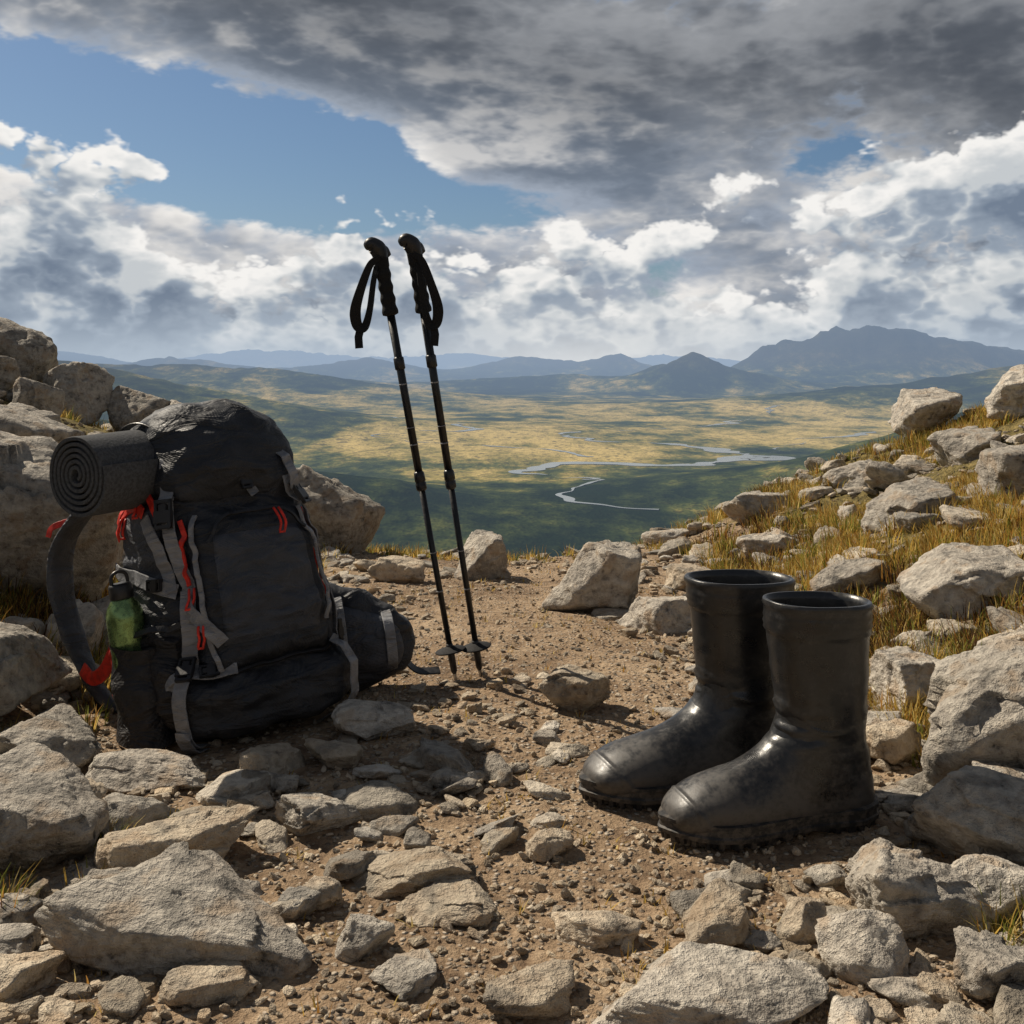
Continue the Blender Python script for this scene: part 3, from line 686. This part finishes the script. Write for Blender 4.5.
tube('haul_loop',[(-.03,.13,.60),(-.03,.15,.64),(.0,.155,.655),(.03,.15,.64),(.03,.13,.60)],.006,M_plast,pk)
def pad(name,pts,w,th,mat,nrm):
    C=catmull(pts,60);T=norm(np.gradient(C,axis=0));N=norm(np.cross(np.cross(T,np.array(nrm,float)),T));S=np.cross(T,N)
    a=np.linspace(0,2*np.pi,32,endpoint=False);wv=np.interp(np.linspace(0,1,60),np.linspace(0,1,len(w)),w)/2
    wv=wv*(1-.9*np.clip(1-np.linspace(0,1,60)*12,0,1)**2)*(1-.9*np.clip(1-np.linspace(1,0,60)*12,0,1)**2)
    R=C[:,None]+S[:,None]*(wv[:,None]*np.sign(np.cos(a))*np.abs(np.cos(a))**.7)[...,None]+N[:,None]*((th/2)*np.sin(a))[None,:,None]*np.clip(wv/wv.max()*1.8,.2,1)[:,None,None]
    wn=fbm(R[...,0]*16,R[...,1]*16,R[...,2]*16,octv=3,seed=3);R=R+N[:,None]*(wn*.004*np.sign(np.sin(a))[None])[...,None]
    return loft(name,R,mat,pk)
pad('shoulder_strap',[(-.10,.10,.52),(-.17,.20,.49),(-.215,.30,.41),(-.225,.33,.31),(-.215,.31,.20),(-.20,.25,.10),(-.18,.17,.04)],[.05,.06,.068,.068,.06,.045,.03],.026,M_fab2,(-.5,1,.3))
pad('shoulder_strap_far',[(.09,.11,.52),(.12,.18,.50),(.13,.23,.42),(.13,.25,.32),(.13,.24,.21),(.13,.2,.11),(.13,.14,.05)],[.05,.06,.065,.065,.06,.045,.03],.02,M_fab,(0,1,.3))
C=catmull([(-.225,.24,.14),(-.215,.21,.12),(-.205,.16,.14),(-.195,.11,.19)],24);ribbon('red_webbing',C,np.array([[-1.,-.5,0]]*24),.030,.003,M_red,pk)
C=catmull([(-.20,.25,.11),(-.20,.20,.03),(-.19,.12,.01)],20);ribbon('strap_tail',C,np.array([[-1.,-.4,0]]*20),.028,.003,M_plast,pk)
C=catmull([(-.20,.28,.45),(-.235,.31,.44),(-.245,.315,.42)],10);ribbon('red_tab',C,np.array([[-1.,-.5,.3]]*10),.014,.003,M_red,pk)
pad('back_panel',[(0,.125,.5),(0,.145,.4),(0,.165,.25),(0,.15,.08)],[.2,.26,.27,.25],.04,M_mesh,(0,1,0))
def lobe(name,c,rx,ry,rz,mat,shear=0.,n=2.6,seed=1,amp=.010):
    c=np.array(c,float);U=np.array([math.cos(-PHI+.25),math.sin(-PHI+.25),0]);W=np.array([-U[1],U[0],0]);R=[]
    for ph in np.linspace(-np.pi/2,np.pi/2,60):
        a=np.linspace(0,2*np.pi,90,endpoint=False);ce=max(math.cos(ph),0)**(2/n)
        zz=math.copysign(abs(math.sin(ph))**(2/n),math.sin(ph))
        uu=ce*np.sign(np.cos(a))*np.abs(np.cos(a))**(2/n);ww=ce*np.sign(np.sin(a))*np.abs(np.sin(a))**(2/n)
        hz=rz*(1-shear*(uu+.2))
        P=c+U*(uu*rx)[:,None]+W*(ww*ry)[:,None];P[:,2]+=zz*hz-shear*rz*uu*.6
        w=fbm(P[:,0]*14,P[:,1]*14,P[:,2]*18,octv=4,seed=seed)+.8*(1-2*np.abs(fbm(P[:,0]*11,P[:,1]*11,P[:,2]*16,octv=2,seed=seed+3)))
        R.append(P+norm(P-c)*(amp*w)[:,None])
    return loft(name,R,mat,pk),U,W
LC=np.array([.285,-.035,.115])
_,U_,W_=lobe('hip_belt_wing',LC,.110,.055,.108,M_fab,.30,2.7,4,.012)
lobe('hip_belt_pocket',LC+np.array([0,0,-.005])-W_*.028+U_*.015,.075,.045,.075,M_fab2,.28,3.2,8,.007)
pad('hip_belt_root',[(.12,.08,.19),(.18,.05,.19),(.25,.0,.16)],[.16,.20,.16],.05,M_fab,(1,-.9,.5))
def lobe_strap(name,u0,w):
    a=np.linspace(0,2*np.pi,60);uu=u0/.105
    C=LC+U_*u0+W_*(.072*np.sign(np.cos(a))*np.abs(np.cos(a))**.8)[:,None]-W_*.012
    C[:,2]+=np.sign(np.sin(a))*np.abs(np.sin(a))**.8*.103*(1-.30*(uu+.2))*(1-.35*abs(uu))-.30*.105*uu*.6
    cc=C.mean(0);ribbon(name,C,C-cc,w,.003,M_strap,pk)
lobe_strap('hip_belt_webbing',-.045,.026);lobe_strap('hip_belt_webbing_end',.060,.022)
C=catmull([LC+U_*.09+np.array([0,0,-.06]),LC+U_*.12+np.array([0,0,-.095]),LC+U_*.17+np.array([0,0,-.104])],16);ribbon('belt_tail',C,np.array([[.2,-.6,1.]]*16),.026,.003,M_plast,pk)
wb=empty('water_bottle');lp=Vector((-.216,-.035,.135));wb.matrix_world=pkM@Matrix.Translation(lp)@Matrix.Rotation(math.radians(-3),4,'Y')
lathe('bottle_body',(0,0,0),(0,0,.165),[(0,.030),(.02,.034),(.78,.035),(.83,.0345),(.92,.029),(.98,.022),(1,.021)],M_bottle,wb,40)
lathe('bottle_cap',(0,0,.165),(0,0,.195),[(0,.0215),(.1,.0225),(.8,.0225),(.95,.020),(1,.016)],M_plast,wb,30)
tube('cap_loop',[(-.016,0,.19),(-.014,0,.210),(0,0,.217),(.014,0,.210),(.016,0,.19)],.0035,M_plast,wb,10,20)
Rr_=[]
for z in np.linspace(.03,.215,30):
    a=np.linspace(-np.pi,0,30)+math.radians(-110)+np.pi/2
    k=.044+.003*math.sin(z*60)
    Rr_.append(np.stack([lp[0]+.012+k*1.15*np.cos(a),lp[1]+k*1.5*np.sin(a),z+.012*np.sin(a*1.)],1))
Rr_=np.array(Rr_);mesh_np('bottle_sleeve',Rr_.reshape(-1,3),grid_faces(30,30,False),M_mesh,True,pk)
roll=empty('rolled_sleeping_mat')
c0=np.array([-.825,2.075,.512]);axd=norm(np.array([.50,.86,.03]));Lr=.36
u=norm(np.cross(axd,[0,0,1.]));w_=np.cross(u,axd)
th=np.linspace(0,2*np.pi*6.2,620);rr=.010+(.080-.010)*th/th[-1]
rr=rr*(1+.025*np.sin(th+1)+.012*np.sin(2*th))
def spiral(r): return r[:,None]*(np.cos(th-1.)[:,None]*u+np.sin(th-1.)[:,None]*w_)
pin=spiral(rr-.0045);pout=spiral(rr+.0041)
loopr=np.vstack([pout,pin[::-1]])
ri=[]
for k,sh in [(0,.0),(.004,1),(.02,1),(Lr*.5,1),(Lr-.004,1),(Lr,0)]:
    mid=spiral(rr-.0002);ml=np.vstack([mid,mid[::-1]])
    q=loopr if sh else ml+(loopr-ml)*.72
    wob=fbm(loopr@u*25,loopr@w_*25,np.full(len(loopr),k*6.),octv=2,seed=3)*.0012
    ri.append(c0+axd*k+q+norm(q)*wob[:,None])
ri=np.array(ri);nr,nc,_=ri.shape
vv=ri.reshape(-1,3);ff=grid_faces(nr,nc).tolist()
K=620
for base in (0,(nr-1)*nc):
    for j in range(K-1): ff.append([base+j,base+j+1,base+nc-2-j,base+nc-1-j])
mo=mesh_np('mat_foam',vv,np.array(ff),M_mat,True,roll)
bm=bmesh.new();bm.from_mesh(mo.data);bmesh.ops.recalc_face_normals(bm,faces=bm.faces);bm.to_mesh(mo.data);bm.free()
mo.data.set_sharp_from_angle(angle=math.radians(50))
for k in (.16,):
    a=np.linspace(0,2*np.pi,60);C=c0+axd*k+.0850*(np.cos(a)[:,None]*u+np.sin(a)[:,None]*w_);ribbon('mat_strap',C,C-(c0+axd*k),.024,.003,M_plast,roll)

# ------------------------------------------------------------------ world
w=bpy.data.worlds.new('World');scene.world=w;w.use_nodes=True;T=NT(w.node_tree)
bg=w.node_tree.nodes['Background'];bg.inputs[1].default_value=.1
w.cycles.sampling_method='MANUAL';w.cycles.sample_map_resolution=256
EL=math.radians(44);AZ=math.radians(-52)
sky=T.new('ShaderNodeTexSky',sky_type='NISHITA',sun_disc=False,sun_elevation=EL,sun_rotation=AZ)
sky.air_density=1.;sky.dust_density=.8;sky.ozone_density=1.2
g=T.vm('NORMALIZE',T.new('ShaderNodeTexCoord').outputs['Generated'])
s3=T.new('ShaderNodeSeparateXYZ');T.l.new(g,s3.inputs[0]);gx,gy,gz=s3.outputs
az=T.m('ARCTAN2',gx,gy);el=T.m('ARCSINE',gz)
q=T.vm('MULTIPLY',g,(1,1,2.2))
du_=T.m('DIVIDE',T.m('ADD',az,.31),.27);dv=T.m('DIVIDE',T.m('SUBTRACT',el,T.m('SUBTRACT',.200,T.m('MULTIPLY',T.m('ADD',az,.3),.17))),.050)
gd=T.m('SQRT',T.m('ADD',T.m('MULTIPLY',du_,du_),T.m('MULTIPLY',dv,dv)))
gap=T.mp(gd,.4,1.7,1,0)
bias=T.m('ADD',T.m('SUBTRACT',.18,T.m('MULTIPLY',gap,.31)),T.mp(el,.35,.6,0,.15))
def dens(off,d=7):
    v=T.vm('ADD',q,off)
    n=T.noise(v,3.4,d,.55,.2);pf=T.m('ABSOLUTE',T.m('SUBTRACT',T.noise(v,12,d-3,.6),.5))
    return T.m('ADD',T.m('ADD',n,T.m('MULTIPLY',pf,.45)),bias)
d1=dens((0,0,0));d2=dens((-.02,.01,.05),6)
cov=T.mp(d1,.55,.63);light=T.mp(T.m('SUBTRACT',d1,d2),-.09,.11)
thick=T.mp(d1,.58,.80)
bright=T.mix(light,(3.6,4.1,4.9),(9.0,8.7,8.3))
shade=T.m('MULTIPLY',thick,T.m('SUBTRACT',1,T.m('MULTIPLY',light,.60)),None,True)
cc=T.mix(shade,bright,(1.6,1.95,2.5))
azc=T.m('MINIMUM',T.m('MAXIMUM',az,-.6),.6)
st=T.m('SUBTRACT',.215,T.m('MULTIPLY',azc,.20))
dk=T.mp(T.m('SUBTRACT',el,st),-.05,.08,0,.93)
dcol=T.mix(T.mp(T.m('ADD',T.m('MULTIPLY',T.m('SUBTRACT',d1,.62),1.1),T.m('MULTIPLY',light,-.26)),-.28,.22),(2.9,3.05,3.3),(.75,.85,1.03))
cc=T.mix(T.m('MULTIPLY',dk,T.mp(d1,.56,.68,.45,1)),cc,dcol)
skc=T.mix(1.,sky.outputs[0],(.46,.55,.64),'MULTIPLY')
col=T.mix(cov,skc,cc)
qb=T.vm('MULTIPLY',g,(1,1,1.6))
topl=T.m('ADD',.105,T.m('MULTIPLY',T.m('MULTIPLY',azc,azc),.33))
def densb(off,d=6):
    v=T.vm('ADD',qb,off)
    n=T.noise(v,5.0,d,.56,.15);pf=T.m('ABSOLUTE',T.m('SUBTRACT',T.noise(v,14,d-2,.58),.5))
    return T.m('ADD',n,T.m('MULTIPLY',pf,.70))
b1=densb((3,0,0));b2=densb((3-.016,.006,.034),5)
fB=T.m('ADD',T.m('MULTIPLY',T.m('SUBTRACT',topl,el),6.),T.m('MULTIPLY',T.m('SUBTRACT',b1,.58),3.6))
covB=T.mp(fB,0,.20)
lB=T.mp(T.m('SUBTRACT',b1,b2),-.10,.10)
rim=T.mp(fB,.0,.85,1,0)
lit=T.m('ADD',T.m('MULTIPLY',lB,.60),T.m('MULTIPLY',rim,.42),None,True)
cB=T.ramp(lit,[(.10,(.18,.23,.31)),(.40,(.33,.39,.47)),(.62,(.62,.65,.67)),(.90,(.97,.95,.92))])
cB=T.mix(1.,cB,(9.4,9.4,9.4),'MULTIPLY')
col=T.mix(covB,col,cB)
gl=T.m('DIVIDE',T.m('SUBTRACT',az,.08),.17);gl=T.m('EXPONENT',T.m('MULTIPLY',T.m('MULTIPLY',gl,gl),-1.))
hzc=T.mix(gl,(4.8,5.6,6.5),(7.4,7.6,7.7))
hz=T.mp(el,-.01,.070,.88,0);col=T.mix(hz,col,hzc)
ov=T.m('MAXIMUM',T.mp(el,.42,.9),T.mp(T.m('ABSOLUTE',az),1.1,2.2,0,.8))  # added darkening of unseen sky overhead and behind camera, cuts ambient light
col=T.mix(T.m('MULTIPLY',ov,.55),col,(.9,1.05,1.35))
T.l.new(col,bg.inputs[0])

sd_=bpy.data.lights.new('sun','SUN');sd_.energy=5.;sd_.angle=math.radians(.5);sd_.color=(1,.89,.73)
so=bpy.data.objects.new('sun',sd_);COL.objects.link(so)
dirv=Vector((-math.sin(AZ)*math.cos(EL),-math.cos(AZ)*math.cos(EL),-math.sin(EL)))
so.rotation_euler=dirv.to_track_quat('-Z','Y').to_euler();so.location=(-3,4,5)

cam=bpy.data.cameras.new('camera');co=bpy.data.objects.new('camera',cam);COL.objects.link(co)
co.location=(0,0,.72);co.rotation_euler=(math.radians(90),0,0);cam.lens=38.6;cam.sensor_width=36;cam.shift_y=-.1436
cam.clip_start=.05;cam.clip_end=200000
scene.camera=co
scene.view_settings.view_transform='Standard';scene.view_settings.look='None';scene.view_settings.exposure=0
